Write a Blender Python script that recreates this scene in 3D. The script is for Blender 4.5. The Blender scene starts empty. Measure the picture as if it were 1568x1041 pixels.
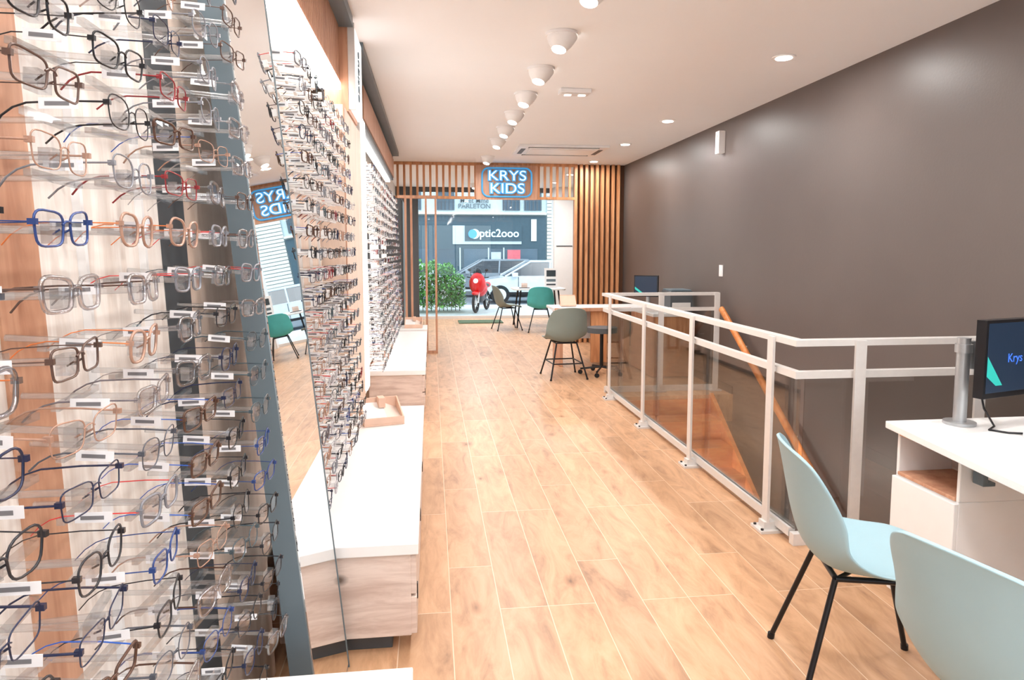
import bpy, math, random
from mathutils import Vector, Matrix
random.seed(7)
S = bpy.context.scene
S.view_settings.view_transform = 'Standard'

# ---------------------------------------------------------------- materials
def srgb(r, g, b):
    def c(x):
        x /= 255.0
        return x/12.92 if x <= 0.04045 else ((x+0.055)/1.055)**2.4
    return (c(r), c(g), c(b), 1)

def _new(name):
    m = bpy.data.materials.new(name); m.use_nodes = True
    nt = m.node_tree
    return m, nt, nt.nodes['Principled BSDF']

def mat(name, rgb, rough=0.5, metal=0.0, var=0.06, scale=8, bump=0.0, spec=0.5, coat=0):
    m, nt, p = _new(name)
    c = srgb(*rgb)
    tc = nt.nodes.new('ShaderNodeTexCoord'); n = nt.nodes.new('ShaderNodeTexNoise')
    n.inputs['Scale'].default_value = scale; n.inputs['Detail'].default_value = 3
    nt.links.new(tc.outputs['Object'], n.inputs['Vector'])
    r = nt.nodes.new('ShaderNodeValToRGB')
    r.color_ramp.elements[0].position = .3; r.color_ramp.elements[1].position = .7
    r.color_ramp.elements[0].color = tuple(x*(1-var) for x in c[:3])+(1,)
    r.color_ramp.elements[1].color = tuple(min(1, x*(1+var)) for x in c[:3])+(1,)
    nt.links.new(n.outputs['Fac'], r.inputs[0]); nt.links.new(r.outputs[0], p.inputs['Base Color'])
    p.inputs['Roughness'].default_value = rough; p.inputs['Metallic'].default_value = metal
    p.inputs['Specular IOR Level'].default_value = spec
    p.inputs['Coat Weight'].default_value = coat
    if bump:
        b = nt.nodes.new('ShaderNodeBump'); b.inputs['Strength'].default_value = bump
        b.inputs['Distance'].default_value = .01
        n2 = nt.nodes.new('ShaderNodeTexNoise'); n2.inputs['Scale'].default_value = 60
        nt.links.new(tc.outputs['Object'], n2.inputs['Vector'])
        nt.links.new(n2.outputs['Fac'], b.inputs['Height']); nt.links.new(b.outputs[0], p.inputs['Normal'])
    return m

def wood(name, light, dark, sc=(1, 1, 1), rough=0.5, knots=False):
    m, nt, p = _new(name)
    tc = nt.nodes.new('ShaderNodeTexCoord'); mp = nt.nodes.new('ShaderNodeMapping')
    mp.inputs['Scale'].default_value = sc
    nt.links.new(tc.outputs['Object'], mp.inputs['Vector'])
    n = nt.nodes.new('ShaderNodeTexNoise'); n.inputs['Scale'].default_value = 3
    n.inputs['Detail'].default_value = 6; n.inputs['Roughness'].default_value = .65
    n.inputs['Distortion'].default_value = .6
    nt.links.new(mp.outputs[0], n.inputs['Vector'])
    r = nt.nodes.new('ShaderNodeValToRGB')
    r.color_ramp.elements[0].position = .34; r.color_ramp.elements[0].color = srgb(*dark)
    r.color_ramp.elements[1].position = .62; r.color_ramp.elements[1].color = srgb(*light)
    nt.links.new(n.outputs['Fac'], r.inputs[0])
    out = r.outputs[0]
    if knots:
        v = nt.nodes.new('ShaderNodeTexVoronoi'); v.inputs['Scale'].default_value = 2.3
        mp2 = nt.nodes.new('ShaderNodeMapping'); mp2.inputs['Scale'].default_value = (1, .7, 1.6)
        nt.links.new(tc.outputs['Object'], mp2.inputs['Vector']); nt.links.new(mp2.outputs[0], v.inputs['Vector'])
        rr = nt.nodes.new('ShaderNodeValToRGB')
        rr.color_ramp.elements[0].position = .03; rr.color_ramp.elements[0].color = (.25, .22, .2, 1)
        rr.color_ramp.elements[1].position = .09; rr.color_ramp.elements[1].color = (1, 1, 1, 1)
        nt.links.new(v.outputs['Distance'], rr.inputs[0])
        mx = nt.nodes.new('ShaderNodeMixRGB'); mx.blend_type = 'MULTIPLY'; mx.inputs[0].default_value = 1
        nt.links.new(out, mx.inputs[1]); nt.links.new(rr.outputs[0], mx.inputs[2]); out = mx.outputs[0]
    nt.links.new(out, p.inputs['Base Color'])
    p.inputs['Roughness'].default_value = rough
    return m

def emis(name, rgb, strength):
    m, nt, p = _new(name)
    p.inputs['Base Color'].default_value = srgb(*rgb)
    p.inputs['Emission Color'].default_value = srgb(*rgb)
    p.inputs['Emission Strength'].default_value = strength
    return m

def glass(name, tint=(1, 1, 1), refl=0.08, rough=0.0, fr=.25):
    m = bpy.data.materials.new(name); m.use_nodes = True
    nt = m.node_tree; nt.nodes.clear()
    o = nt.nodes.new('ShaderNodeOutputMaterial'); t = nt.nodes.new('ShaderNodeBsdfTransparent')
    t.inputs[0].default_value = (*tint, 1)
    g = nt.nodes.new('ShaderNodeBsdfGlossy'); g.inputs['Roughness'].default_value = rough
    lw = nt.nodes.new('ShaderNodeLayerWeight'); lw.inputs['Blend'].default_value = .25
    mr = nt.nodes.new('ShaderNodeMath'); mr.operation = 'MULTIPLY_ADD'
    mr.inputs[1].default_value = fr; mr.inputs[2].default_value = refl
    nt.links.new(lw.outputs['Fresnel'], mr.inputs[0])
    mx = nt.nodes.new('ShaderNodeMixShader')
    nt.links.new(mr.outputs[0], mx.inputs[0]); nt.links.new(t.outputs[0], mx.inputs[1]); nt.links.new(g.outputs[0], mx.inputs[2])
    nt.links.new(mx.outputs[0], o.inputs[0])
    return m

def floor_mat():
    m, nt, p = _new('oak_tile_floor')
    L = nt.links.new
    tc = nt.nodes.new('ShaderNodeTexCoord'); mp = nt.nodes.new('ShaderNodeMapping')
    mp.inputs['Rotation'].default_value = (0, 0, math.radians(90))
    mp.inputs['Location'].default_value = (2.62, -.067, 0)
    L(tc.outputs['Object'], mp.inputs['Vector'])
    b = nt.nodes.new('ShaderNodeTexBrick'); b.offset = .37; b.offset_frequency = 3
    b.inputs['Scale'].default_value = 1; b.inputs['Brick Width'].default_value = 1.03
    b.inputs['Row Height'].default_value = .2; b.inputs['Mortar Size'].default_value = .002
    b.inputs['Mortar Smooth'].default_value = .2
    b.inputs['Color1'].default_value = (0, 0, 0, 1); b.inputs['Color2'].default_value = (1, 1, 1, 1)
    b.inputs['Mortar'].default_value = (.5, .5, .5, 1)
    L(mp.outputs[0], b.inputs['Vector'])
    w = nt.nodes.new('ShaderNodeMath'); w.operation = 'MULTIPLY'; w.inputs[1].default_value = 30
    L(b.outputs['Color'], w.inputs[0])
    mp2 = nt.nodes.new('ShaderNodeMapping'); mp2.inputs['Scale'].default_value = (5, 1.3, 1)
    L(tc.outputs['Object'], mp2.inputs['Vector'])
    n = nt.nodes.new('ShaderNodeTexNoise'); n.noise_dimensions = '4D'
    n.inputs['Scale'].default_value = 2.0; n.inputs['Detail'].default_value = 10; n.inputs['Roughness'].default_value = .64
    n.inputs['Distortion'].default_value = 1.4
    L(mp2.outputs[0], n.inputs['Vector']); L(w.outputs[0], n.inputs['W'])
    r = nt.nodes.new('ShaderNodeValToRGB'); cr = r.color_ramp
    cr.elements[0].position = .22; cr.elements[0].color = srgb(138, 102, 78)
    cr.elements[1].position = .76; cr.elements[1].color = srgb(224, 184, 148)
    e = cr.elements.new(.41); e.color = srgb(190, 147, 112)
    e = cr.elements.new(.54); e.color = srgb(207, 163, 126)
    L(n.outputs['Fac'], r.inputs[0])
    mp3 = nt.nodes.new('ShaderNodeMapping'); mp3.inputs['Scale'].default_value = (2.6, 1.3, 1)
    L(tc.outputs['Object'], mp3.inputs['Vector'])
    v = nt.nodes.new('ShaderNodeTexVoronoi'); v.inputs['Scale'].default_value = 1.7
    L(mp3.outputs[0], v.inputs['Vector'])
    rr = nt.nodes.new('ShaderNodeValToRGB')
    rr.color_ramp.elements[0].position = .02; rr.color_ramp.elements[0].color = (.28, .21, .17, 1)
    rr.color_ramp.elements[1].position = .15; rr.color_ramp.elements[1].color = (1, 1, 1, 1)
    e = rr.color_ramp.elements.new(.05); e.color = (.68, .6, .54, 1)
    L(v.outputs['Distance'], rr.inputs[0])
    mk = nt.nodes.new('ShaderNodeMixRGB'); mk.blend_type = 'MULTIPLY'; mk.inputs[0].default_value = .85
    L(r.outputs[0], mk.inputs[1]); L(rr.outputs[0], mk.inputs[2])
    hv = nt.nodes.new('ShaderNodeMapRange'); hv.inputs['To Min'].default_value = .88; hv.inputs['To Max'].default_value = 1.08
    L(b.outputs['Color'], hv.inputs['Value'])
    mv = nt.nodes.new('ShaderNodeMixRGB'); mv.blend_type = 'MULTIPLY'; mv.inputs[0].default_value = 1
    L(mk.outputs[0], mv.inputs[1]); L(hv.outputs[0], mv.inputs[2])
    mx = nt.nodes.new('ShaderNodeMixRGB'); mx.inputs[2].default_value = srgb(228, 204, 178)
    L(b.outputs['Fac'], mx.inputs[0]); L(mv.outputs[0], mx.inputs[1])
    L(mx.outputs[0], p.inputs['Base Color'])
    p.inputs['Roughness'].default_value = .38
    return m

M_floor = floor_mat()
M_ceil = mat('ceiling_paint', (246, 249, 252), .9, var=.01, scale=2)
M_taupe = mat('taupe_paint', (97, 88, 84), .42, var=.04, scale=2, bump=.05)
M_taupe2 = mat('stairwell_paint', (92, 82, 77), .6, var=.05, scale=2)
M_white = mat('white_laminate', (242, 242, 242), .35, var=.012, scale=12)
M_whiteg = mat('white_gloss_plastic', (242, 242, 242), .3, var=.01)
M_cream = mat('wall_cream', (226, 212, 202), .7, var=.03)
M_benchw = wood('pale_pine', (228, 212, 202), (198, 176, 164), (1.2, 1.2, 9), .5, knots=True)
M_slat = wood('slat_oak', (214, 156, 110), (176, 118, 76), (6, 6, .6), .5)
M_slatdark = mat('slat_backing', (92, 60, 40), .8)
M_redwood = wood('cherry_wood', (206, 158, 128), (178, 126, 98), (6, 6, .7), .45)
M_whitewood = wood('whitewashed_panel', (246, 240, 234), (220, 208, 198), (5, 9, .8), .5)
M_back = wood('display_back_peach', (240, 220, 205), (224, 200, 182), (5, 5, .7), .5)
M_slate = mat('slate_grey_metal', (98, 112, 120), .4, var=.03)
M_darkg = mat('charcoal_panel', (76, 80, 84), .5, var=.05)
M_black = mat('black_metal', (28, 28, 32), .35, metal=.3)
M_alu = mat('brushed_aluminium', (222, 219, 216), .4, metal=.15, var=.02, scale=40)
M_steel = mat('satin_steel', (176, 178, 180), .35, metal=.6, var=.02, scale=40)
M_chairb = mat('blue_grey_shell', (156, 188, 198), .5, var=.015, bump=.03)
M_chairg = mat('grey_green_shell', (128, 142, 138), .5, var=.02)
M_teal = mat('teal_upholstery', (74, 184, 190), .6)
M_orange = wood('stair_wood', (226, 146, 82), (196, 112, 56), (1, 5, 5), .4)
M_glass = glass('rail_glass', (.80, .80, .79), .05, fr=.3)
M_front = glass('shopfront_glass', (.97, .99, .99), .02)
M_lens = glass('lens', (.97, .97, .98), .07)
M_acry = glass('acrylic', (.93, .94, .95), .22, .08)
M_mirror = mat('mirror_silver', (238, 240, 240), .01, metal=1.0, var=0)
M_led = emis('led_strip', (255, 252, 248), 8)
M_ledsoft = emis('led_lightbox', (255, 252, 250), 1.3)
M_ledback = emis('backlit_panel', (255, 248, 242), .6)
M_lamp = emis('lamp_lens', (255, 250, 240), 9)
M_blue = emis('sign_blue', (64, 150, 205), .55)
M_signw = emis('sign_white', (215, 240, 250), .75)
M_screen = emis('screen_dark', (20, 40, 62), .35)
M_screent = emis('screen_teal', (40, 170, 160), .6)
M_screenb = emis('screen_logo', (60, 110, 220), .8)
M_tag = mat('price_tag', (240, 242, 246), .5)
M_tagbar = mat('tag_barcode', (120, 120, 125), .6)
M_pave = mat('pavement', (196, 204, 204), .8, var=.08)
M_road = mat('asphalt', (138, 148, 156), .8, var=.08)
M_facadeW = mat('render_white', (200, 216, 220), .8)
M_facadeD = mat('slate_facade', (66, 90, 102), .6)
M_win = mat('dark_window', (76, 98, 114), .15, var=.3, scale=.6)
M_carw = mat('car_white', (210, 220, 228), .25, coat=.5)
M_cars = mat('car_silver', (140, 152, 162), .25, coat=.5)
M_carg = mat('car_glass', (42, 54, 64), .1)
M_tyre = mat('rubber', (30, 30, 32), .8)
M_red = mat('red_paint', (220, 16, 22), .3)
M_leaf = mat('leaf_green', (104, 174, 84), .6, var=.45, scale=5)
M_leaf2 = mat('leaf_green_deep', (64, 126, 62), .6, var=.4, scale=5)
M_pink = mat('poster_pink', (220, 110, 120), .6)
M_stone = mat('white_brick', (224, 224, 218), .8, var=.08, scale=20)
M_mat = mat('door_mat', (84, 104, 80), .9, var=.2, scale=40)
M_box = mat('cream_box', (224, 188, 166), .6)
M_kraft = mat('poster_dark', (50, 60, 66), .6)

# ---------------------------------------------------------------- mesh builder
class MB:
    def __init__(s): s.v = []; s.f = []; s.m = []; s.mats = []; s.s = []
    def add(s, vs, fs, m, smooth=False, T=None):
        if m not in s.mats: s.mats.append(m)
        k = s.mats.index(m); o = len(s.v)
        for q in vs:
            q = Vector(q)
            if T is not None: q = T @ q
            s.v.append(q)
        for f in fs:
            s.f.append([o+i for i in f]); s.m.append(k); s.s.append(smooth)
    def box(s, x0, x1, y0, y1, z0, z1, m, T=None):
        vs = [(x0, y0, z0), (x1, y0, z0), (x1, y1, z0), (x0, y1, z0), (x0, y0, z1), (x1, y0, z1), (x1, y1, z1), (x0, y1, z1)]
        s.add(vs, [(0, 3, 2, 1), (4, 5, 6, 7), (0, 1, 5, 4), (1, 2, 6, 5), (2, 3, 7, 6), (3, 0, 4, 7)], m, False, T)
    def prism(s, poly, z0, z1, m, T=None):
        n = len(poly)
        vs = [(x, y, z0) for x, y in poly]+[(x, y, z1) for x, y in poly]
        fs = [tuple(reversed(range(n))), tuple(range(n, 2*n))]+[(i, (i+1) % n, n+(i+1) % n, n+i) for i in range(n)]
        s.add(vs, fs, m, False, T)
    def cyl(s, p0, p1, r0, m, r1=None, n=14, caps=True, T=None):
        p0 = Vector(p0); p1 = Vector(p1); r1 = r0 if r1 is None else r1
        d = (p1-p0).normalized(); a = Vector((0, 0, 1)) if abs(d.z) < .9 else Vector((1, 0, 0))
        u = d.cross(a).normalized(); w = d.cross(u)
        vs = []
        for p, r in ((p0, r0), (p1, r1)):
            for i in range(n):
                t = 2*math.pi*i/n; vs.append(p+u*(r*math.cos(t))+w*(r*math.sin(t)))
        s.add(vs, [(i, (i+1) % n, n+(i+1) % n, n+i) for i in range(n)], m, True, T)
        if caps:
            s.add(vs[:n], [tuple(reversed(range(n)))], m, False, T); s.add(vs[n:], [tuple(range(n))], m, False, T)
    def tube(s, pts, r, m, n=6, closed=False, flat=1.0, T=None):
        pts = [Vector(p) for p in pts]; N = len(pts); vs = []; prev = None
        for i, p in enumerate(pts):
            if closed: t = pts[(i+1) % N]-pts[i-1]
            else: t = pts[min(i+1, N-1)]-pts[max(i-1, 0)]
            t.normalize()
            if prev is None:
                a = Vector((0, 0, 1)) if abs(t.z) < .9 else Vector((1, 0, 0)); u = t.cross(a).normalized()
            else: u = (prev-t*prev.dot(t)).normalized()
            prev = u; w = t.cross(u)
            for k in range(n):
                q = 2*math.pi*k/n+.3; vs.append(p+u*(r*math.cos(q))+w*(r*flat*math.sin(q)))
        fs = []
        for i in range(N if closed else N-1):
            j = (i+1) % N
            for k in range(n): fs.append((i*n+k, i*n+(k+1) % n, j*n+(k+1) % n, j*n+k))
        s.add(vs, fs, m, True, T)
        if not closed:
            s.add(vs[:n], [tuple(reversed(range(n)))], m, False, T); s.add(vs[-n:], [tuple(range(n))], m, False, T)
    def sphere(s, c, r, m, sc=(1, 1, 1), n=14, T=None):
        vs = []; fs = []; R = n//2
        for i in range(R+1):
            ph = math.pi*i/R
            for k in range(n):
                th = 2*math.pi*k/n
                vs.append((c[0]+r*sc[0]*math.sin(ph)*math.cos(th), c[1]+r*sc[1]*math.sin(ph)*math.sin(th), c[2]+r*sc[2]*math.cos(ph)))
        for i in range(R):
            for k in range(n): fs.append((i*n+k, (i+1)*n+k, (i+1)*n+(k+1) % n, i*n+(k+1) % n))
        s.add(vs, fs, m, True, T)
    def mesh(s, name):
        me = bpy.data.meshes.new(name); me.from_pydata([tuple(q) for q in s.v], [], s.f)
        for m in s.mats: me.materials.append(m)
        me.polygons.foreach_set('material_index', s.m); me.polygons.foreach_set('use_smooth', s.s); me.update()
        return me
    def done(s, name, loc=(0, 0, 0), rz=0, bevel=0, parent=None):
        o = bpy.data.objects.new(name, s.mesh(name)); S.collection.objects.link(o)
        o.location = loc; o.rotation_euler = (0, 0, rz)
        if bevel:
            b = o.modifiers.new('bevel', 'BEVEL'); b.width = bevel; b.segments = 2; b.limit_method = 'ANGLE'
            b.angle_limit = math.radians(50)
        if parent: o.parent = parent
        return o

def text(name, body, size, loc, rot, m, parent=None, extrude=.004, offset=0, sx=1):
    c = bpy.data.curves.new(name, 'FONT'); c.body = body; c.size = size; c.extrude = extrude; c.offset = offset
    c.align_x = 'CENTER'; c.align_y = 'CENTER'; c.space_line = .85
    t = bpy.data.objects.new(name+'_tmp', c); S.collection.objects.link(t)
    bpy.context.view_layer.update()
    me = bpy.data.meshes.new_from_object(t.evaluated_get(bpy.context.evaluated_depsgraph_get()))
    bpy.data.objects.remove(t)
    me.materials.clear(); me.materials.append(m)
    o = bpy.data.objects.new(name, me); S.collection.objects.link(o)
    o.location = loc; o.rotation_euler = rot; o.scale = (sx, 1, 1)
    if parent: o.parent = parent
    return o

H = 2.8; XW = 3.05; XL = -.72; YB = -3.0; YF = 14.5
# ---------------------------------------------------------------- room shell
b = MB()
hx0, hy0, hy1 = 1.83, 3.09, 6.45
b.box(XL, hx0, YB, YF, -.28, 0, M_floor)
b.box(hx0, XW, YB, hy0, -.28, 0, M_floor)
b.box(hx0, XW, hy1, YF, -.28, 0, M_floor)
b.done('floor')
b = MB(); b.box(XL-.15, XW+.15, YB-.15, YF+.1, H, H+.15, M_ceil); b.done('ceiling')
b = MB(); b.box(XW, XW+.15, YB-.15, YF+.1, -2.6, H, M_taupe); b.done('wall_right')
b = MB(); b.box(XL-.15, XL, YB-.15, YF+.1, -.28, H, M_cream); b.done('wall_left')
b = MB()   # unseen rear wall, large unglazed opening added to let in daylight fill
b.box(XL, XW, YB-.15, YB, -.28, .25, M_cream); b.box(XL, XW, YB-.15, YB, 2.7, H, M_cream)
b.box(XL, XL+.15, YB-.15, YB, .25, 2.7, M_cream); b.box(XW-.15, XW, YB-.15, YB, .25, 2.7, M_cream)
b.done('wall_back')
b = MB()
for x in (XL+.15, 1.14, XW-.2): b.box(x, x+.05, YB-.1, YB-.05, .25, 2.7, M_darkg)  # frame around the added rear opening, out of view
b.box(XL+.15, XW-.15, YB-.1, YB-.05, .25, .3, M_darkg); b.box(XL+.15, XW-.15, YB-.1, YB-.05, 2.65, 2.7, M_darkg)
b.done('fill_opening_frame')
b = MB()
b.box(hx0-.1, hx0, hy0-.1, hy1+.1, -2.6, -.281, M_taupe2)
b.box(hx0, XW, hy0-.1, hy0, -2.6, -.281, M_taupe2)
b.box(hx0, XW, hy1, hy1+.1, -2.6, -.281, M_taupe2)
b.done('wall_stairwell')
b = MB(); b.box(hx0-.1, XW, hy0-.1, hy1+.1, -2.7, -2.6, M_road); b.done('floor_basement')
b = MB()
b.box(XW-.012, XW, hy1, YF, 0, .08, M_taupe2); b.box(XW-.012, XW, YB, hy0, 0, .08, M_taupe2)
b.done('baseboard_right')

# shopfront
b = MB()
b.box(XL, -.3, YF-.06, YF+.06, 0, H, M_darkg)
b.box(2.62, XW, YF-.3, YF+.06, 0, H, M_white)
b.box(2.6, 2.62, YF-.3, YF-.28, 0, H, M_alu)
b.box(2.66, 3.01, YF-.31, YF-.3, 1.55, 1.57, M_darkg)
b.box(-.3, 2.62, YF-.04, YF+.04, 2.7, H, M_darkg)
b.box(-.3, 2.62, YF-.04, YF+.04, 0, .06, M_alu)
for x in (-.3, ): b.box(x, x+.05, YF-.04, YF+.04, 0, 2.7, M_darkg)
b.done('trim_1')
b = MB(); b.box(-.25, 2.62, YF-.006, YF+.006, .06, 2.7, M_front); b.done('window_1')

# ---------------------------------------------------------------- slats
b = MB()
Y0 = 10.42
x = -.5
while x < 2.2:
    b.box(x, x+.034, Y0, Y0+.05, 2.29, H-.03, M_slat); x += .098
b.box(XL, 2.24, Y0-.01, Y0+.06, 2.25, 2.29, M_slat)
b.box(XL, 2.24, Y0-.01, Y0+.06, H-.04, H-.001, M_slat)
b.done('slatted_header')
b = MB()
b.box(2.24, XW-.001, Y0+.07, Y0+.1, 0, H-.001, M_slatdark)
x = 2.24
while x < XW-.05:
    b.box(x, x+.045, Y0, Y0+.07, 0, H-.001, M_slat); x += .085
b.done('slatted_wall_panel')
b = MB()
for x in (-.075, .06): b.box(x, x+.028, 9.58, 9.62, 0, 2.22, M_redwood)
for x in (-.36, -.28): b.box(x, x+.03, 9.58, 9.62, .0, 2.22, M_redwood)
b.box(-.45, .088, 9.575, 9.625, 2.19, 2.23, M_redwood)
b.box(-.075, .088, 9.575, 9.625, 0, .04, M_redwood)
b.done('timber_frame_partition')
b = MB()
b.box(XL+.001, -.4, 9.7, 10.35, 0, 2.2, M_darkg); b.box(-.4, -.385, 9.72, 10.02, .03, 2.17, M_slate); b.box(-.4, -.385, 10.04, 10.33, .03, 2.17, M_slate)
b.done('tall_cabinet', bevel=.004)

# illuminated sign
sg = MB()
cx, cz = 1.17, 2.50
def rrect(w, h, r, n=5):
    P = []
    for (sx, sy, a0) in ((1, 1, 0), (-1, 1, 90), (-1, -1, 180), (1, -1, 270)):
        for i in range(n+1):
            a = math.radians(a0+90*i/n); P.append((sx*(w/2-r)+r*math.cos(a), sy*(h/2-r)+r*math.sin(a)))
    return P
Tsg = Matrix.Rotation(math.radians(90), 4, 'X')
sg.prism(rrect(.96, .52, .03), -.03, 0, M_redwood, Tsg)
sg.tube([(x, -.015, z) for x, z in rrect(.76, .43, .1)], .014, M_blue, closed=True, n=6)
sign = sg.done('illuminated_sign', loc=(cx, Y0-.05, cz))
for i, (w, z) in enumerate((('KRYS', .093), ('KIDS', -.1))):
    text('letter_back_%d' % i, w, .215, (0, -.035, z), (math.radians(90), 0, 0), M_blue, sign, .006, .014, 1.2)
    text('letters_%d' % i, w, .215, (0, -.048, z), (math.radians(90), 0, 0), M_signw, sign, .004, -.001, 1.2)

# ---------------------------------------------------------------- left display fittings
def px(h): return -.55-.04*h          # display plane (leans back towards the wall)
def panel(b, y0, y1, h0, h1, m, t=.02, off=0.0):
    x0, x1 = px(h0)+off, px(h1)+off
    vs = [(x0, y0, h0), (x0, y1, h0), (x1, y1, h1), (x1, y0, h1), (x0-t, y0, h0), (x0-t, y1, h0), (x1-t, y1, h1), (x1-t, y0, h1)]
    b.add(vs, [(0, 1, 2, 3), (5, 4, 7, 6), (0, 3, 7, 4), (1, 5, 6, 2), (3, 2, 6, 7), (0, 4, 5, 1)], m)
b = MB()
panel(b, .1, 1.62, .42, 2.36, M_whitewood)
for y in (.30, 1.02): panel(b, y, y+.11, .42, 2.36, M_redwood, .02, .004)
panel(b, 1.62, 1.78, .0, 2.36, M_darkg, .02, .002)
panel(b, 1.78, 2.3, .0, 2.36, M_back, .02, .0)
for y in (.92, 1.25, 1.5): panel(b, y, y+.01, .42, 2.36, M_whiteg, .02, .014)
b.done('display_backboard')
b = MB()
panel(b, 2.3, 3.88, .42, 2.36, M_back)
for i in range(6): panel(b, 2.42+i*.27, 2.432+i*.27, .5, 2.3, M_whiteg, .02, .012)
b.done('display_backboard')
b = MB(); b.box(XL+.001, -.475, 3.90, 4.86, .421, 2.269, M_back)
b.box(-.475, -.47, 3.90, 3.93, .421, 2.269, M_redwood)
b.done('display_column')
b = MB()
panel(b, 5.12, 9.5, .42, 2.36, M_ledback)
for y in (6.6, 8.1): panel(b, y, y+.12, .42, 2.36, M_darkg, .02, .02)
b.done('display_backboard')
b = MB()
b.box(XL+.001, -.48, 4.88, 5.1, .421, 2.40, M_white); b.box(-.48, -.465, 4.90, 5.08, .45, 2.38, M_led)
b.done('vertical_light_column')
b = MB()
b.box(-.60, -.52, 0, 4.08, 2.425, H-.001, M_redwood)
y = .0
while y < 4.05:
    b.box(-.52, -.508, y, y+.014, 2.425, H-.06, M_redwood); y += .026
b.box(XL+.001, -.6, 0, 4.08, 2.425, 2.45, M_white)
b.box(-.52, -.43, 0, 4.08, H-.06, H-.001, M_slate)
b.box(-.60, -.465, 4.09, 4.56, 2.27, H-.001, M_redwood)
b.box(-.5, -.42, 4.56, 9.5, H-.05, H-.001, M_slate)
b.box(-.60, -.5, 4.56, 9.5, 2.425, H-.001, M_darkg)
b.box(-.5, -.49, 5.3, 9.5, 2.46, 2.7, M_redwood)
b.done('display_canopy')
b = MB(); b.box(-.62, -.505, .0, 4.07, 2.385, 2.424, M_led); b.box(-.6, -.545, 5.12, 9.5, 2.40, 2.424, M_led)
b.done('led_strip_light')
b = MB(); b.box(-.459, -.43, 4.11, 4.54, 2.29, 2.76, M_ledsoft); b.box(-.463, -.425, 4.09, 4.11, 2.28, 2.77, M_alu)
lb = b.done('lightbox_sign')
text('lightbox_text', 'optique', .1, (-.428, 4.32, 2.52), (math.radians(90), math.radians(-90), math.radians(90)), M_slate, lb)

# benches
def bench(y0, y1, name='drawer_bench'):
    b = MB(); X1 = -.055; xb = -.545
    b.box(xb, X1, y0, y1, .378, .42, M_white)
    b.box(xb, X1-.028, y0+.012, y1-.012, .07, .378, M_benchw)
    n = max(1, round((y1-y0)/.72)); w = (y1-y0-.03)/n
    for i in range(n):
        a = y0+.015+i*w
        b.box(X1-.03, X1-.008, a, a+w-.006, .075, .215, M_benchw)
        b.box(X1-.03, X1-.008, a, a+w-.006, .225, .37, M_benchw)
        b.box(X1-.012, X1-.004, a+.03, a+.05, .19, .25, M_black)
    b.box(-.52, X1-.1, y0+.06, y1-.06, 0, .07, M_darkg)
    return b.done(name, bevel=.003)
bench(.1, 1.62); bench(2.34, 4.51); bench(5.86, 8.75); bench(8.95, 9.5)

# leaning mirror
b = MB()
def mxp(h): return -.30-.096*h
hT = 2.38
def slab(b, y0, y1, h0, h1, d0, d1, m):
    vs = []
    for h in (h0, h1):
        for (y, d) in ((y0, d0), (y1, d0), (y1, d1), (y0, d1)): vs.append((mxp(h)+d, y, h))
    b.add(vs, [(0, 1, 2, 3), (4, 7, 6, 5), (0, 4, 5, 1), (1, 5, 6, 2), (2, 6, 7, 3), (3, 7, 4, 0)], m)
slab(b, 1.80, 2.30, 0.001, hT, -.065, -.004, M_slate)
slab(b, 1.806, 2.297, .02, hT-.02, -.004, .0, M_mirror)
slab(b, 2.297, 2.303, 0.001, hT, -.065, .002, M_slate)
b.done('leaning_mirror')

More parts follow.
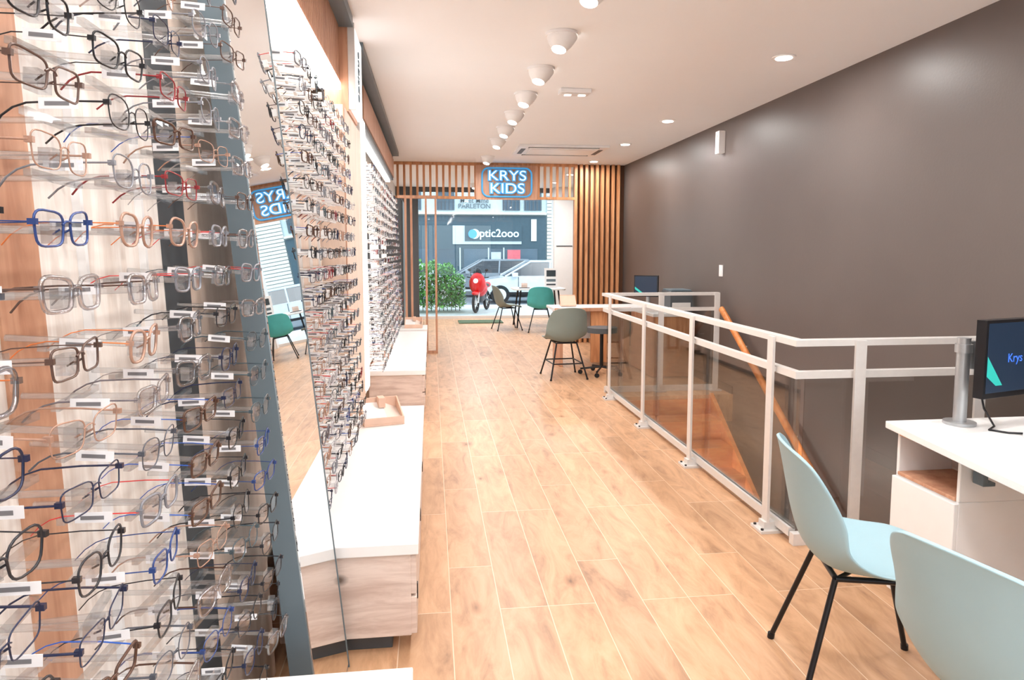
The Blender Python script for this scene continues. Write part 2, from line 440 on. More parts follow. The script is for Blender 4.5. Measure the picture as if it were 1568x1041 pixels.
# ---------------------------------------------------------------- eyeglasses
frame_cols = [('black', (26, 26, 32)), ('gun', (84, 88, 98)), ('tortoise', (84, 58, 46)), ('black2', (40, 40, 46)),
              ('navy', (32, 40, 70)), ('crystal', (190, 188, 192)), ('steel', (130, 132, 140)), ('grey_teal', (72, 88, 96)), ('brown', (92, 70, 62)),
              ('rose_gold', (176, 140, 122)), ('smoke', (108, 102, 108)), ('red', (140, 40, 46)), ('blue', (44, 70, 130))]
FM = [mat('frame_'+n, c, .25, metal=.15, var=.15, scale=90) for n, c in frame_cols]
tip_cols = [mat('temple_blue', (30, 90, 190), .3), mat('temple_red', (214, 44, 44), .3), mat('temple_orange', (226, 120, 50), .3)]
M_crys = glass('crystal_frame', (.82, .80, .82), .30, .12)
M_crysb = glass('smoke_crystal_frame', (.62, .64, .68), .25, .12)
NF = 26
def glasses(k, near=True):
    b = MB(); mf = FM[k % len(FM)]; e = (.55, .72, .45)[k % 3]; a = (.0265, .025, .028)[k % 3]; bb = (.0180, .0205, .0165)[k % 3]
    th = (.0014, .0009, .0020, .0012)[k % 4]*(1.0 if near else 1.25)
    mt = tip_cols[(k//4) % 3] if k % 4 == 2 else mf
    if near and k % 13 in (5, 10) or (near and k in (20, 15, 21)):
        mf = M_crys if k % 2 else M_crysb; th = .0026
        if k % 13 == 5: mt = mf
    for sgn in (-1, 1):
        P = []
        for i in range(20):
            t = 2*math.pi*(i+.5)/20; c, s_ = math.cos(t), math.sin(t)
            yy = a*math.copysign(abs(c)**e, c); zz = bb*math.copysign(abs(s_)**e, s_)
            zz += .002*(yy/a)*sgn if zz > 0 else 0
            if zz < 0: yy *= .93
            P.append((-.004*((yy*sgn+.034)/.06)**2, sgn*.034+yy, zz))
        b.tube(P, th, mf, n=5, closed=True)
        if near or k % 2: b.add(P, [tuple(range(20))], M_lens)
        hy = sgn*(.034+a)
        b.box(-.008, 0, hy-.001 if sgn > 0 else hy-.004, hy+.004 if sgn > 0 else hy+.001, .004, .010, mf)
        Q = [(-.004, hy+sgn*.003, .007), (-.05, hy+sgn*.005, .007), (-.095, hy+sgn*.004, .005), (-.112, hy+sgn*.002, -.000), (-.126, hy, -.009), (-.138, hy-sgn*.003, -.022)]
        b.tube(Q, (.0021 if k % 2 else .0013)*(1 if near else 1.3), mt, n=5, flat=.6)
        b.tube([(-.002, sgn*.012, -.001), (-.010, sgn*.009, -.006)], .0012, mf, n=4)
    b.tube([(0, -.010, .004), (.001, -.004, .0075), (.001, .004, .0075), (0, .010, .004)], th, mf, n=5)
    yt = -(.034+a+.0065)
    b.box(-.080, -.035, yt-.0008, yt, -.003, .0105, M_tag); b.box(-.073, -.045, yt-.0012, yt-.0008, .001, .006, M_tagbar)
    ap = M_acry if near else M_whiteg
    b.cyl((-.165, 0, -.002), (-.004, 0, -.002), .0045 if near else .003, ap, n=8)
    b.box(-.02, -.006, -.013, .013, -.016, .006, ap)
    b.box(-.105, -.095, -.062, .062, -.008, .001, ap)
    return b.mesh('eyeglasses_%d' % k)
PN = [glasses(k, True) for k in range(NF)]
PF = [glasses(k, False) for k in range(NF)]
def rack(name, ys, hs, protos, front=.20, jit=.13, sc=1.12):
    e = bpy.data.objects.new(name, None); S.collection.objects.link(e)
    for ci, y in enumerate(ys):
        run = random.randrange(NF)
        for h in hs:
            if random.random() < .5: run = random.randrange(NF)
            k = (run+random.choice((0, 0, 1, 13))) % NF
            if k % 13 in (11, 12) and random.random() < .5: k = random.randrange(10)
            o = bpy.data.objects.new('spectacles', protos[k]); S.collection.objects.link(o); o.parent = e
            o.location = (px(h)+front, y+random.uniform(-.010, .010), h+random.uniform(-.005, .005))
            o.scale = (sc, sc, sc)
            o.rotation_euler = (random.uniform(-.04, .04), random.uniform(-.03, .09), random.uniform(-jit, jit))
    return e
hs_n = [.53+.08*i for i in range(23)]
rack('eyeglasses_rack', [.28, .46, .65, .84, 1.03, 1.22, 1.42, 1.62], hs_n, PN, .195, sc=1.08)
hs_f = [.55+.082*i for i in range(20)]
rack('eyeglasses_rack', [2.46+.158*i for i in range(9)], hs_f, PF, .20)
rack('eyeglasses_rack', [5.28+.2*i for i in range(21)], hs_f, PF, .20, sc=1.05)

# counter trays
def tray(loc, rz, s=1):
    b = MB()
    b.prism([(-.12, -.11), (.12, -.11), (.12, .11), (-.12, .11)], 0, .012, M_box)
    for y0, y1, h in ((-.11, -.10, .05), (.10, .11, .13)): b.box(-.12, .12, y0, y1, .012, h, M_box)
    for x0, x1 in ((-.12, -.11), (.11, .12)):
        b.add([(x0, -.1, .012), (x1, -.1, .012), (x1, .1, .012), (x0, .1, .012), (x0, -.1, .05), (x1, -.1, .05), (x1, .1, .13), (x0, .1, .13)],
              [(0, 3, 2, 1), (4, 5, 6, 7), (0, 1, 5, 4), (1, 2, 6, 5), (2, 3, 7, 6), (3, 0, 4, 7)], M_box)
    b.add([(-.11, -.1, .035), (.02, -.1, .035), (.02, .1, .10), (-.11, .1, .10)], [(0, 1, 2, 3)], M_white)
    b.add([(.02, -.1, .035), (.11, -.1, .03), (.11, .1, .06), (.02, .1, .10)], [(0, 1, 2, 3)], M_cream)
    b.box(-.01, .03, .02, .1, .08, .14, M_box)
    b.done('display_tray', loc=loc, rz=rz, bevel=.002)
tray((-.31, 4.1, .421), .25); tray((-.24, 9.2, .421), 0)

# ---------------------------------------------------------------- ceiling fittings
def gimbal(y, x=.82):
    b = MB()
    b.cyl((0, 0, 0), (0, 0, -.016), .100, M_whiteg, n=28)
    T = Matrix.Translation((0, 0, -.012)) @ Matrix.Rotation(math.radians(14), 4, 'Y') @ Matrix.Rotation(math.radians(-14), 4, 'X')
    b.cyl((0, 0, .0), (0, 0, -.05), .098, M_whiteg, r1=.078, n=26, caps=False, T=T)
    b.cyl((0, 0, -.05), (0, 0, -.10), .078, M_whiteg, r1=.046, n=26, caps=False, T=T)
    b.cyl((0, 0, -.096), (0, 0, -.100), .044, M_lamp, n=26, T=T)
    return b.done('ceiling_spotlight', loc=(x, y, H-.001))
def downlight(x, y):
    b = MB(); n = 26
    b.cyl((0, 0, 0), (0, 0, -.008), .08, M_whiteg, n=n); b.cyl((0, 0, -.008), (0, 0, -.012), .055, M_lamp, n=n)
    b.done('recessed_downlight', loc=(x, y, H-.001))
def lamp(x, y, z, P, size=.12, col=(1, .972, .945)):
    l = bpy.data.lights.new('lamp', 'AREA'); l.shape = 'DISK'; l.size = size; l.energy = P; l.color = col
    o = bpy.data.objects.new('fixture_and_fill_light', l); S.collection.objects.link(o); o.location = (x, y, z)
    return o
spy = [-1.8, -1.0, -.2, .6, 1.4, 2.63, 3.43, 4.23, 5.03, 5.83, 6.62, 7.4, 8.2, 9.7]
for y in spy:
    gimbal(y); lamp(.80, y, H-.14, 11, .1)
for y in (11.2, 12.4, 13.6): gimbal(y, .9); lamp(.88, y, H-.14, 22, .1)
dl = [(2.45, y) for y in (-1.5, .4, 2.3, 4.55, 6.86, 8.4, 10.05)]
for x, y in dl: downlight(x, y); lamp(x, y, H-.03, 16, .1)
for x, y in ((2.45, 11.8), (2.45, 13.2)): downlight(x, y); lamp(x, y, H-.03, 26, .1)
for y in (-1.2, .3, 1.3): downlight(-.05, y); lamp(-.05, y, H-.03, 9, .1)  # out-of-view downlights added to brighten the near display

b = MB()
b.box(-.13, .13, -.06, .06, -.035, 0, M_whiteg); b.box(-.115, .115, -.045, .045, -.042, -.035, M_alu)
for x in (-.06, .06): b.box(x-.03, x+.03, -.02, .02, -.05, -.042, M_ledsoft)
b.done('emergency_light', loc=(1.21, 5.66, H-.001), bevel=.004)
b = MB()
b.box(-.58, .58, -.4, .4, -.03, 0, M_whiteg); b.box(-.42, .42, -.24, .24, -.04, -.03, M_white)
for y in (-.33, .33): b.box(-.46, .46, y-.035, y+.035, -.034, -.03, M_darkg); b.box(-.45, .45, y-.02, y+.03, -.042, -.034, M_whiteg)
for x in (-.51, .51): b.box(x-.03, x+.03, -.22, .22, -.034, -.03, M_darkg)
b.done('air_conditioning_cassette', loc=(1.71, 8.95, H-.001), bevel=.003)
b = MB(); b.box(-.07, 0, -.045, .045, -.13, .1, M_whiteg); b.box(-.075, -.07, -.03, .03, -.1, -.02, M_alu); b.cyl((-.075, 0, .05), (-.07, 0, .05), .018, M_alu, n=10)
b.done('alarm_siren', loc=(XW-.001, 6.84, 2.6), bevel=.008)
b = MB(); b.box(-.012, 0, -.04, .04, -.06, .06, M_whiteg); b.box(-.018, -.012, -.026, .026, -.045, .0, M_white); b.box(-.018, -.012, -.026, .026, .004, .045, M_white)
b.done('light_switch', loc=(XW-.001, 6.8, 1.25), bevel=.002)

# ---------------------------------------------------------------- stairs + railing
b = MB()
yy = hy1; z = 0
for i in range(12):
    z -= .19; y1 = yy-i*.27
    b.box(hx0+.01, 2.80, y1-.30, y1-.001, z-.035, z, M_orange)
    b.box(hx0+.01, 2.80, y1-.02, y1-.001, z, z+.155, M_orange)
def stringer(b, x0, x1):
    P = [(hy1-.001, .02), (hy1-3.3, -2.30), (hy1-3.3, -2.58), (hy1-.001, -.28)]
    vs = [(x0, y, h) for y, h in P]+[(x1, y, h) for y, h in P]
    b.add(vs, [(0, 1, 2, 3), (7, 6, 5, 4), (0, 4, 5, 1), (1, 5, 6, 2), (2, 6, 7, 3), (3, 7, 4, 0)], M_orange)
stringer(b, 2.80, 2.84)
b.done('wooden_staircase')
b = MB()
b.tube([(2.97, 6.6, .86), (2.97, 6.5, .80), (2.97, 3.3, -1.3)], .028, M_orange, n=10, flat=1.3)
for t in (.1, .4, .7, .95):
    y = 6.5-t*3.2; zz = .80-t*2.1; b.tube([(2.97, y, zz-.01), (2.99, y, zz-.06), (XW, y, zz-.06)], .008, M_alu)
b.done('wooden_handrail')
for (x, y, z) in ((hx0, 4.0, -.62), (hx0, 5.4, -.45)):  # wall fixtures added to brighten the stairwell and treads
    b = MB(); b.cyl((0, 0, 0), (.03, 0, 0), .07, M_whiteg, n=20); b.cyl((.03, 0, 0), (.036, 0, 0), .055, M_lamp, n=20)
    b.done('added_stair_light', loc=(x, y, z))
    l = lamp(x+.04, y, z, 11, .1, (1, .93, .85)); l.rotation_euler = (0, math.radians(-90), 0)  # fill lamp of the added stair fixture

def railing():
    b = MB(); X = 1.77; ya, yb = 3.05, 6.70; R = 1.03
    b.box(X-.03, X+.03, ya-.03, yb+.03, R-.03, R, M_alu)
    b.box(X-.02, X+.02, ya-.02, yb+.02, .84, .875, M_alu)
    b.box(X+.0, X+.035, ya+.03, yb-.03, .03, .075, M_alu)
    b.box(X+.015, X+.025, ya+.01, yb-.01, .075, .84, M_glass)
    for y in (3.24, 4.30, 5.32, 6.38):
        b.box(X-.045, X-.031, y-.028, y+.028, .0, R-.005, M_alu)
        b.box(X-.031, X-.01, y-.02, y+.02, .845, .87, M_alu)
        b.box(X-.09, X+.045, y-.06, y+.06, 0, .014, M_alu)
        b.box(X-.06, X+.03, y-.03, y+.03, .014, .05, M_alu)
        b.cyl((X-.075, y-.04, .014), (X-.075, y-.04, .022), .008, M_black, n=8)
        b.cyl((X-.075, y+.04, .014), (X-.075, y+.04, .022), .008, M_black, n=8)
    for Y, xe, sgn in ((ya, XW-.002, -1), (yb, 2.98, 1)):
        b.box(X+.0301, xe, Y-.03, Y+.03, R-.03, R, M_alu)
        b.box(X+.0201, xe, Y-.02, Y+.02, .84, .875, M_alu)
        b.box(X, xe, Y-.02, Y+.02, .001, .06, M_alu)
        b.box(X+.04, xe, Y-.005, Y+.005, .06, .84, M_glass)
        for x in ((2.07, 2.72) if sgn < 0 else (2.35, 2.95)):
            b.box(x-.028, x+.028, Y-.045, Y-.031, 0, R-.005, M_alu)
            b.box(x-.06, x+.06, Y-.08, Y-.021, 0, .014, M_alu)
    b.done('glass_railing')
railing()

# ---------------------------------------------------------------- chairs
def catm(P, t):
    n = len(P)-1; f = min(t*n, n-1e-6); i = int(f); u = f-i
    p = [P[max(i-1, 0)], P[i], P[i+1], P[min(i+2, n)]]
    return [0.5*((2*b)+(-a+c)*u+(2*a-5*b+4*c-d)*u*u+(-a+3*b-3*c+d)*u**3) for a, b, c, d in zip(*p)]
PROF = [(.235, .415, .150, .000, -.02), (.225, .440, .195, .004, -.01), (.15, .452, .225, .012, 0), (.05, .440, .238, .030, 0), (-.06, .425, .243, .065, .0),
        (-.14, .430, .245, .110, .015), (-.195, .480, .243, .115, .06), (-.225, .56, .238, .065, .085), (-.245, .65, .23, .025, .085), (-.262, .74, .215, .0, .065), (-.275, .80, .185, -.012, .045), (-.283, .826, .13, -.012, .02)]
def shell_obj(name, m, parent):
    b = MB(); NU, NV = 40, 22; vs = []; fs = []
    for i in range(NU+1):
        x, z, w, up, fw = catm(PROF, i/NU)
        for j in range(NV+1):
            v = -1+2*j/NV; k = abs(v)**2.4
            vs.append((x+fw*k, w*v, z+up*k))
    for i in range(NU):
        for j in range(NV):
            a = i*(NV+1)+j; fs.append((a, a+NV+1, a+NV+2, a+1))
    b.add(vs, fs, m, True)
    o = b.done(name, parent=parent)
    s = o.modifiers.new('solid', 'SOLIDIFY'); s.thickness = .011; s.offset = 0
    s2 = o.modifiers.new('sub', 'SUBSURF'); s2.levels = 1; s2.render_levels = 1
    return o
def chair(x, y, rz, m, name='shell_chair', bars=False):
    e = bpy.data.objects.new(name, None); S.collection.objects.link(e); e.location = (x, y, 0); e.rotation_euler = (0, 0, rz)
    shell_obj('seat_shell', m, e)
    b = MB(); r = .0095
    for sx in (1, -1):
        for sy in (1, -1):
            top = (sx*.12-.01, sy*.12, .415 if sx > 0 else .405); f = (sx*.235-.01, sy*.215, .006)
            b.tube([top, f], r, M_black, n=8)
            b.cyl((f[0], f[1], 0), (f[0]+-sx*.002, f[1]-sy*.002, .02), .013, M_black, n=10)
        b.tube([(sx*.12-.01, -.12, .412), (sx*.12-.01, .12, .412)], r, M_black, n=8)
    for sy in (1, -1): b.tube([(.11, sy*.12, .412), (-.13, sy*.12, .408)], r, M_black, n=8)
    b.tube([(.11, .12, .405), (-.13, -.12, .405)], r*.8, M_black, n=8)
    if bars:
        for sx in (1, -1): b.tube([(sx*.185-.01, -.17, .18), (sx*.185-.01, .17, .18)], r*.8, M_black, n=8)
        for sy in (1, -1): b.tube([(.175, sy*.17, .18), (-.195, sy*.17, .18)], r*.8, M_black, n=8)
    b.done('legs', parent=e)
    return e
chair(1.44, 2.02, math.radians(-16), M_chairb)
chair(1.365, 1.32, math.radians(14), M_chairb)
chair(1.52, 7.62, math.radians(95), M_chairg, bars=True)
chair(1.40, 12.35, math.radians(10), M_chairg)
chair(1.97, 12.0, math.radians(80), M_teal)

def stool(x, y, rz, m):
    b = MB()
    for i in range(5):
        a = i*2*math.pi/5; p = (.25*math.cos(a), .25*math.sin(a))
        b.tube([(0, 0, .09), (p[0], p[1], .065)], .014, M_black, n=6)
        b.cyl((p[0]-.012, p[1], .026), (p[0]+.012, p[1], .026), .026, M_tyre, n=12)
    b.cyl((0, 0, .08), (0, 0, .50), .022, M_black, n=12)
    b.cyl((0, 0, .50), (0, 0, .56), .18, m, n=26)
    b.done('swivel_stool', loc=(x, y, 0), rz=rz, bevel=.008)
stool(2.0, 7.72, math.radians(100), M_darkg)

# ---------------------------------------------------------------- desks
b = MB()
b.prism([(1.90, 2.58), (1.79, 1.75), (1.79, .5), (2.75, .5), (2.75, 2.58)], .715, .745, M_white)
b.box(1.93, 2.5, 2.2, 2.54, .03, .53, M_white)
b.box(1.93, 2.5, 2.2, 2.215, .53, .714, M_white); b.box(1.93, 2.5, 2.525, 2.54, .53, .714, M_white); b.box(2.2, 2.5, 2.215, 2.525, .53, .714, M_white)
b.box(1.925, 2.2, 2.215, 2.525, .53, .545, M_redwood); b.box(1.925, 2.2, 2.215, 2.525, .695, .714, M_redwood)
b.box(2.17, 2.2, 2.215, 2.525, .545, .695, M_benchw)
b.box(1.912, 1.93, 2.2, 2.54, .28, .525, M_white); b.box(1.912, 1.93, 2.2, 2.54, .035, .274, M_white)
b.box(1.93, 2.5, .52, .86, .03, .714, M_white)
b.box(2.46, 2.5, .86, 2.2, .12, .714, M_white)
b.box(1.96, 2.48, 2.22, 2.52, 0, .03, M_darkg); b.box(1.96, 2.48, .55, .83, 0, .03, M_darkg)
b.box(1.97, 1.99, 2.14, 2.19, .62, .714, M_slate); b.box(1.97, 2.02, 2.14, 2.19, .61, .625, M_slate)
b.done('reception_desk', bevel=.003)

def monitor(x, y, z, rz, base_z, w=.52, h=.31, post=(0, .1), top=.07):
    b = MB()
    b.box(-w/2, w/2, -.02, .02, -h/2, h/2, M_black)
    b.box(-w/2+.012, w/2-.012, -.022, -.02, -h/2+.022, h/2-.012, M_screen)
    b.add([(-w/2+.012, -.0225, h/2-.14), (-w/2+.012, -.0225, -h/2+.09), (-w/2+.07, -.0225, -h/2+.05), (-w/2+.11, -.0225, -h/2+.05)], [(0, 1, 2, 3)], M_screent)
    b.box(-.02, .02, .02, post[1], -.03, .03, M_steel)
    b.box(min(0, post[0]), max(0, post[0])+.001, post[1]-.01, post[1]+.01, .02, .05, M_steel)
    b.cyl((post[0], post[1], base_z-z), (post[0], post[1], top), .025, M_steel, n=18)
    b.cyl((post[0], post[1], base_z-z), (post[0], post[1], base_z-z+.012), .06, M_steel, n=20)
    b.cyl((post[0], post[1], .01), (post[0], post[1], .045), .032, M_steel, n=18)
    b.cyl((post[0]+.05, post[1], -.06), (post[0]+.05, post[1], .055), .018, M_steel, n=14)
    return b.done('computer_monitor', loc=(x, y, z), rz=rz, bevel=.003)
mo = monitor(2.38, 2.44, 1.035, math.radians(16), .746, post=(-.19, .11))
text('screen_logo', 'Krys', .05, (-.08, -.0235, .0), (math.radians(90), 0, 0), M_screenb, mo, .0005)
b = MB(); b.prism([(-.05, -.04), (.05, -.04), (.04, .05), (-.04, .05)], 0, .03, M_whiteg); b.box(-.03, .03, -.02, .03, .03, .045, M_darkg)
b.done('card_terminal', loc=(2.30, 2.24, .746), rz=.3, bevel=.004)
b = MB()
b.tube([(2.28, 2.53, .9), (2.30, 2.52, .80), (2.26, 2.42, .752), (2.2, 2.38, .75), (2.24, 2.33, .75), (2.30, 2.31, .75)], .004, M_black, n=6)
b.done('computer_cable')

b = MB()
b.box(1.52, 2.95, 8.2, 8.8, .71, .745, M_white); b.box(1.52, 2.5, 8.19, 8.2, .705, .75, M_redwood)
b.box(2.5, 3.0, 7.35, 8.2, .71, .745, M_white); b.box(2.5, 2.52, 7.36, 8.2, .02, .71, M_redwood); b.box(2.52, 3.0, 7.36, 7.38, .02, .71, M_slat)
b.box(2.0, 2.5, 8.25, 8.3, .05, .71, M_slat); b.box(1.6, 1.64, 8.25, 8.75, 0, .71, M_redwood); b.box(2.9, 2.94, 8.25, 8.75, 0, .71, M_white)
b.box(1.64, 2.9, 8.7, 8.73, .3, .71, M_white)
b.done('consultation_desk', bevel=.004)
monitor(2.62, 7.98, 1.03, math.radians(-35), .746, w=.30, h=.26, post=(0, .08))
b = MB(); b.box(-.13, .13, -.15, .15, 0, .25, M_darkg); b.box(-.11, .11, -.158, -.15, .06, .12, M_alu); b.box(-.12, .12, -.14, .14, .25, .27, M_slate)
b.done('desktop_printer', loc=(2.85, 7.56, .746), bevel=.008)
b = MB(); b.box(-.1, .1, -.05, .05, 0, .02, M_box); b.add([(-.1, -.05, .02), (.1, -.05, .02), (.1, .05, .14), (-.1, .05, .14)], [(0, 1, 2, 3)], M_box); b.box(-.1, .1, .04, .05, .02, .14, M_box)
b.done('leaflet_holder', loc=(1.75, 8.5, .752))

b = MB()
b.prism(rrect(1.0, .7, .12), .715, .745, M_white)
for sx in (-1, 1):
    for sy in (-1, 1): b.tube([(sx*.36, sy*.22, .715), (sx*.44, sy*.29, 0)], .016, M_black, n=8)
b.done('round_corner_table', loc=(2.05, 12.85, 0), bevel=.004)
b = MB()
b.box(-.13, .13, -.006, .006, .01, .38, M_white); b.box(-.13, .13, -.04, .04, 0, .01, M_acry)
b.box(-.09, .09, -.008, -.006, .22, .34, M_kraft); b.box(-.09, .09, -.008, -.006, .05, .08, M_kraft); b.box(-.09, .09, -.008, -.006, .12, .17, M_slate)
b.done('tabletop_poster', loc=(2.3, 12.8, .746))
b = MB(); b.box(-.1, .1, -.07, .07, 0, .01, M_kraft); b.box(-.06, .06, -.01, .01, .01, .1, M_benchw)
b.done('leaflet_stand', loc=(1.78, 12.78, .746))
b = MB(); b.prism(rrect(.9, .6, .03), .001, .015, M_mat); b.box(-.4, .4, -.25, .25, .015, .018, M_mat); b.done('door_mat', loc=(1.0, 13.75, 0))

# ---------------------------------------------------------------- outside
b = MB(); b.box(-12, 18, YF+.1, 18.2, -.3, -.02, M_pave); b.box(-12, 18, 18.2, 18.35, -.3, -.02, M_stone); b.done('pavement')
b = MB(); b.box(-12, 18, 18.36, 29, -.6, -.4, M_road); b.box(-12, 18, 29, 30.7, -.6, -.28, M_pave); b.done('street')
b = MB(); FY = 31
b.box(-10, 16, FY, FY+4, -.3, 11, M_facadeW)
b.box(-1, 5.3, FY-.15, FY, -.28, 3.05, M_facadeD)
b.box(1.0, 4.15, FY-.2, FY-.15, 1.76, 2.6, M_facadeW)
b.box(1.55, 4.15, FY-.24, FY-.2, 1.9, 2.6, M_facadeD)
b.box(-.6, 1.1, FY-.18, FY-.15, -.1, 1.55, M_win); b.box(1.5, 4.9, FY-.18, FY-.15, -.1, 1.55, M_win)
for x in (1.3, 2.6, 3.3): b.box(x, x+.06, FY-.22, FY-.18, -.1, 1.6, M_facadeW)
b.box(3.5, 4.1, FY-.2, FY-.18, .7, 1.5, M_pink); b.box(2.75, 3.2, FY-.2, FY-.18, .9, 1.4, M_facadeW)
b.box(4.6, 4.85, FY-.2, FY-.15, 1.9, 2.9, M_stone)
for i in range(40): b.box(5.35, 8.5, FY-.12, FY-.02, -.2+i*.16, -.2+i*.16+.13, M_stone)
for x in (-1.2, .3, 3.3, 4.3, 6.5):
    b.box(x, x+.8, FY-.05, FY+.0, 3.3, 5.4, M_win)
    for i in range(5): b.box(x+i*.18, x+i*.18+.03, FY-.3, FY-.28, 3.3, 4.1, M_darkg)
    b.box(x, x+.8, FY-.3, FY-.28, 4.08, 4.12, M_darkg)
b.box(-1, 5.3, FY-.3, FY-.0, 3.1, 3.2, M_stone)
bl = b.done('shop_building')
text('shop_sign_text', 'ptic2ooo', .5, (3.12, FY-.27, 2.24), (math.radians(90), 0, 0), M_signw, bl, .01, .006)
text('upper_sign_text', 'M. et Mme\nPARLETON', .30, (2.0, FY-.1, 3.6), (math.radians(90), 0, 0), M_slate, bl, .01, .004)
b = MB(); b.cyl((2.0, FY-.28, 2.22), (2.0, FY-.25, 2.22), .22, M_signw, n=20); b.cyl((1.9, FY-.31, 2.22), (1.9, FY-.28, 2.22), .2, M_blue, n=20); b.done('logo_disc', parent=bl)

def car(x, y, z, rz, paint=None):
    paint = paint or M_carw
    b = MB()
    body = [(-2.15, .32), (-2.18, .72), (-2.05, .92), (-1.5, .98), (.95, .98), (1.75, .86), (2.1, .70), (2.16, .35)]
    T = Matrix.Rotation(math.radians(90), 4, 'X')
    b.prism(body, -.86, .86, paint, T)
    bot = [(-1.95, .96), (1.15, .96)]; top = [(-1.6, 1.46), (.25, 1.46)]
    vs = [(bot[0][0], -.8, bot[0][1]), (bot[1][0], -.8, .96), (bot[1][0], .8, .96), (bot[0][0], .8, .96), (top[0][0], -.62, 1.46), (top[1][0], -.62, 1.46), (top[1][0], .62, 1.46), (top[0][0], .62, 1.46)]
    b.add(vs, [(0, 3, 2, 1), (4, 5, 6, 7), (0, 1, 5, 4), (1, 2, 6, 5), (2, 3, 7, 6), (3, 0, 4, 7)], M_carg)
    b.box(-1.62, .28, -.64, .64, 1.45, 1.52, paint)
    for sy in (-1, 1):
        b.tube([(1.17, sy*.8, .96), (.26, sy*.63, 1.47)], .035, paint); b.tube([(-1.97, sy*.8, .96), (-1.6, sy*.63, 1.47)], .05, paint)
        b.tube([(-.4, sy*.81, .96), (-.45, sy*.63, 1.47)], .035, paint)
        b.box(-1.9, 1.7, sy*.87-.006, sy*.87+.006, .33, .42, M_tyre); b.box(-.45, -.43, sy*.865-.004, sy*.865+.004, .42, .95, M_tyre); b.box(.7, .72, sy*.865-.004, sy*.865+.004, .42, .95, M_tyre)
        for wx in (-1.35, 1.35):
            b.cyl((wx, sy*.7, .33), (wx, sy*.89, .33), .33, M_tyre, n=22); b.cyl((wx, sy*.885, .33), (wx, sy*.9, .33), .21, M_alu, n=18)
        b.box(1.95, 2.15, sy*.7-.14, sy*.7+.14, .66, .8, M_alu); b.box(-2.17, -2.08, sy*.72-.1, sy*.72+.1, .7, .88, M_red)
        b.box(.75, .95, sy*.98-.09, sy*.98+.09, .96, 1.1, paint)
    b.done('parked_car', loc=(x, y, z), rz=rz, bevel=.04)
car(3.75, 24.2, -.4, math.pi); car(-.9, 25.5, -.4, 0); car(2.3, 27.6, -.4, math.pi, M_cars)

b = MB()
for wx in (-.58, .58):
    P = [(wx+.25*math.cos(t), 0, .29+.25*math.sin(t)) for t in [2*math.pi*i/20 for i in range(20)]]
    b.tube(P, .04, M_tyre, n=8, closed=True); b.cyl((wx, -.03, .29), (wx, .03, .29), .07, M_alu, n=12)
    for i in range(5):
        a = i*1.257; b.tube([(wx, 0, .29), (wx+.22*math.cos(a), 0, .29+.22*math.sin(a))], .01, M_alu, n=5)
b.tube([(.58, .07, .29), (.42, .07, .75), (.36, .06, .95)], .022, M_alu); b.tube([(.58, -.07, .29), (.42, -.07, .75), (.36, -.06, .95)], .022, M_alu)
b.tube([(.34, -.32, 1.0), (.38, -.1, .97), (.38, .1, .97), (.34, .32, 1.0)], .015, M_black)
b.sphere((.40, 0, .82), .24, M_red, (.8, 1.0, 1.3)); b.sphere((.57, 0, .9), .07, M_signw, (.6, 1, 1)); b.sphere((.15, 0, .66), .26, M_red, (1.5, .8, .9))
b.sphere((-.35, 0, .74), .17, M_black, (1.9, .75, .35)); b.sphere((-.62, 0, .74), .15, M_red, (1.6, .7, .6)); b.sphere((.05, 0, .42), .2, M_darkg, (1.2, .6, .8))
b.sphere((.58, 0, .56), .17, M_red, (1.5, .55, .4)); b.tube([(-.58, .06, .29), (0, .06, .4)], .03, M_darkg)
for s_ in (-1, 1):
    b.tube([(.35, s_*.2, 1.0), (.33, s_*.24, 1.18)], .008, M_black); b.sphere((.33, s_*.25, 1.2), .05, M_black, (.4, 1, .8))
b.sphere((.38, 0, 1.12), .14, M_carg, (.3, .9, 1.1))
b.tube([(-.1, -.08, .35), (-.12, -.22, .03)], .012, M_black)
mc = b.done('red_motorcycle', loc=(1.22, 16.4, -.019), rz=math.radians(-110)); mc.scale = (.85, .85, .85)

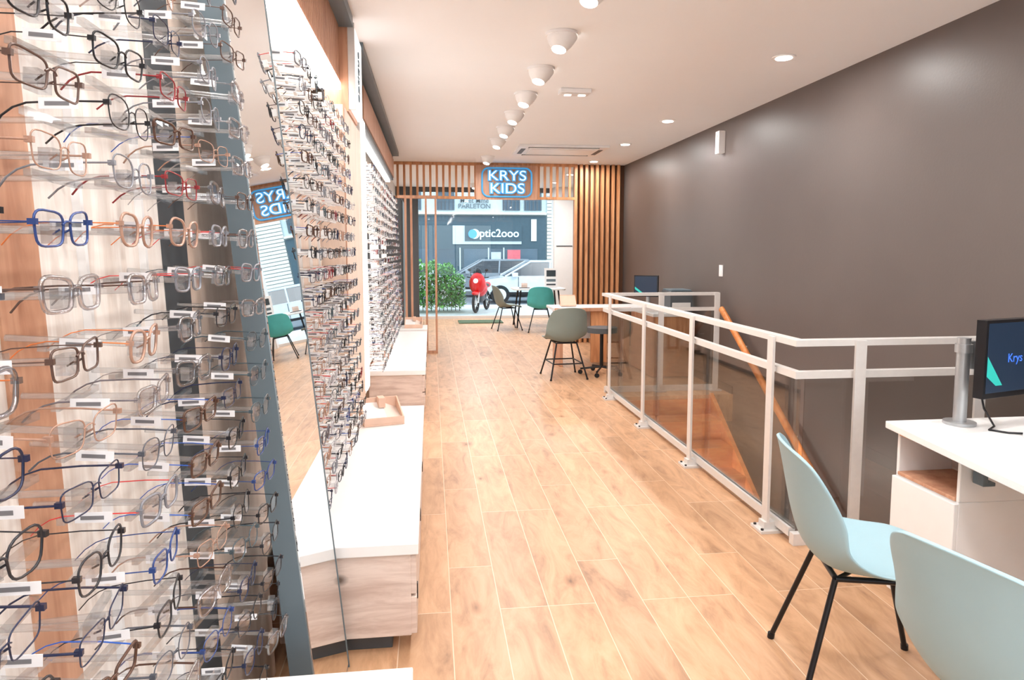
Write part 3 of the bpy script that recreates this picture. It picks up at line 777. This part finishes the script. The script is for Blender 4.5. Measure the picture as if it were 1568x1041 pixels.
b = MB()
for i in range(5200):
    x = random.uniform(-.6, .80); y = min(17.1, max(15.9, random.gauss(16.5, .3))); zt = 1.15*(1-.45*max(0, (x-.2)/.7)**2)+.06*math.sin(x*17); zz = random.uniform(.06, zt)
    d = Vector((random.gauss(0, 1), random.gauss(0, 1), abs(random.gauss(.3, 1)))).normalized(); w = d.cross(Vector((0, 0, 1)) if abs(d.z) < .9 else Vector((1, 0, 0))).normalized()
    L = random.uniform(.06, .12); c = Vector((x, y, zz))
    b.add([c, c+d*L*.5+w*L*.28, c+d*L, c+d*L*.5-w*L*.28], [(0, 1, 2, 3)], M_leaf if random.random() < .65 else M_leaf2)
for i in range(13):
    x = -.5+i*.1; b.tube([(x, 16.6, -.018), (x+random.uniform(-.1, .1), 16.6, .9)], .01, M_slatdark, n=5)
b.done('leafy_hedge')

# ---------------------------------------------------------------- light
w = bpy.data.worlds.new('World'); S.world = w; w.use_nodes = True
bg = w.node_tree.nodes['Background']
sky = w.node_tree.nodes.new('ShaderNodeTexSky'); sky.sky_type = 'NISHITA'; sky.sun_disc = False; sky.sun_elevation = math.radians(50); sky.altitude = 0
mixc = w.node_tree.nodes.new('ShaderNodeMixRGB'); mixc.inputs[0].default_value = .92; mixc.inputs[2].default_value = (.90, 1.0, 1.06, 1)
w.node_tree.links.new(sky.outputs[0], mixc.inputs[1]); w.node_tree.links.new(mixc.outputs[0], bg.inputs[0])
bg.inputs[1].default_value = 2.1
sl = bpy.data.lights.new('sun', 'SUN'); sl.energy = .9; sl.angle = .3; so = bpy.data.objects.new('sun_light', sl); S.collection.objects.link(so)
so.rotation_euler = (math.radians(48), 0, math.radians(20)); so.location = (3, 18, 12)

# ---------------------------------------------------------------- camera
cam = bpy.data.cameras.new('camera'); co = bpy.data.objects.new('camera', cam); S.collection.objects.link(co)
co.location = (0, 0, 1.46); co.rotation_euler = (math.radians(90-5.14), 0, math.radians(-6.87))
cam.sensor_width = 36; cam.lens = 1030/1568*36; cam.shift_y = -44/1568; cam.clip_start = .05; cam.clip_end = 200
S.camera = co
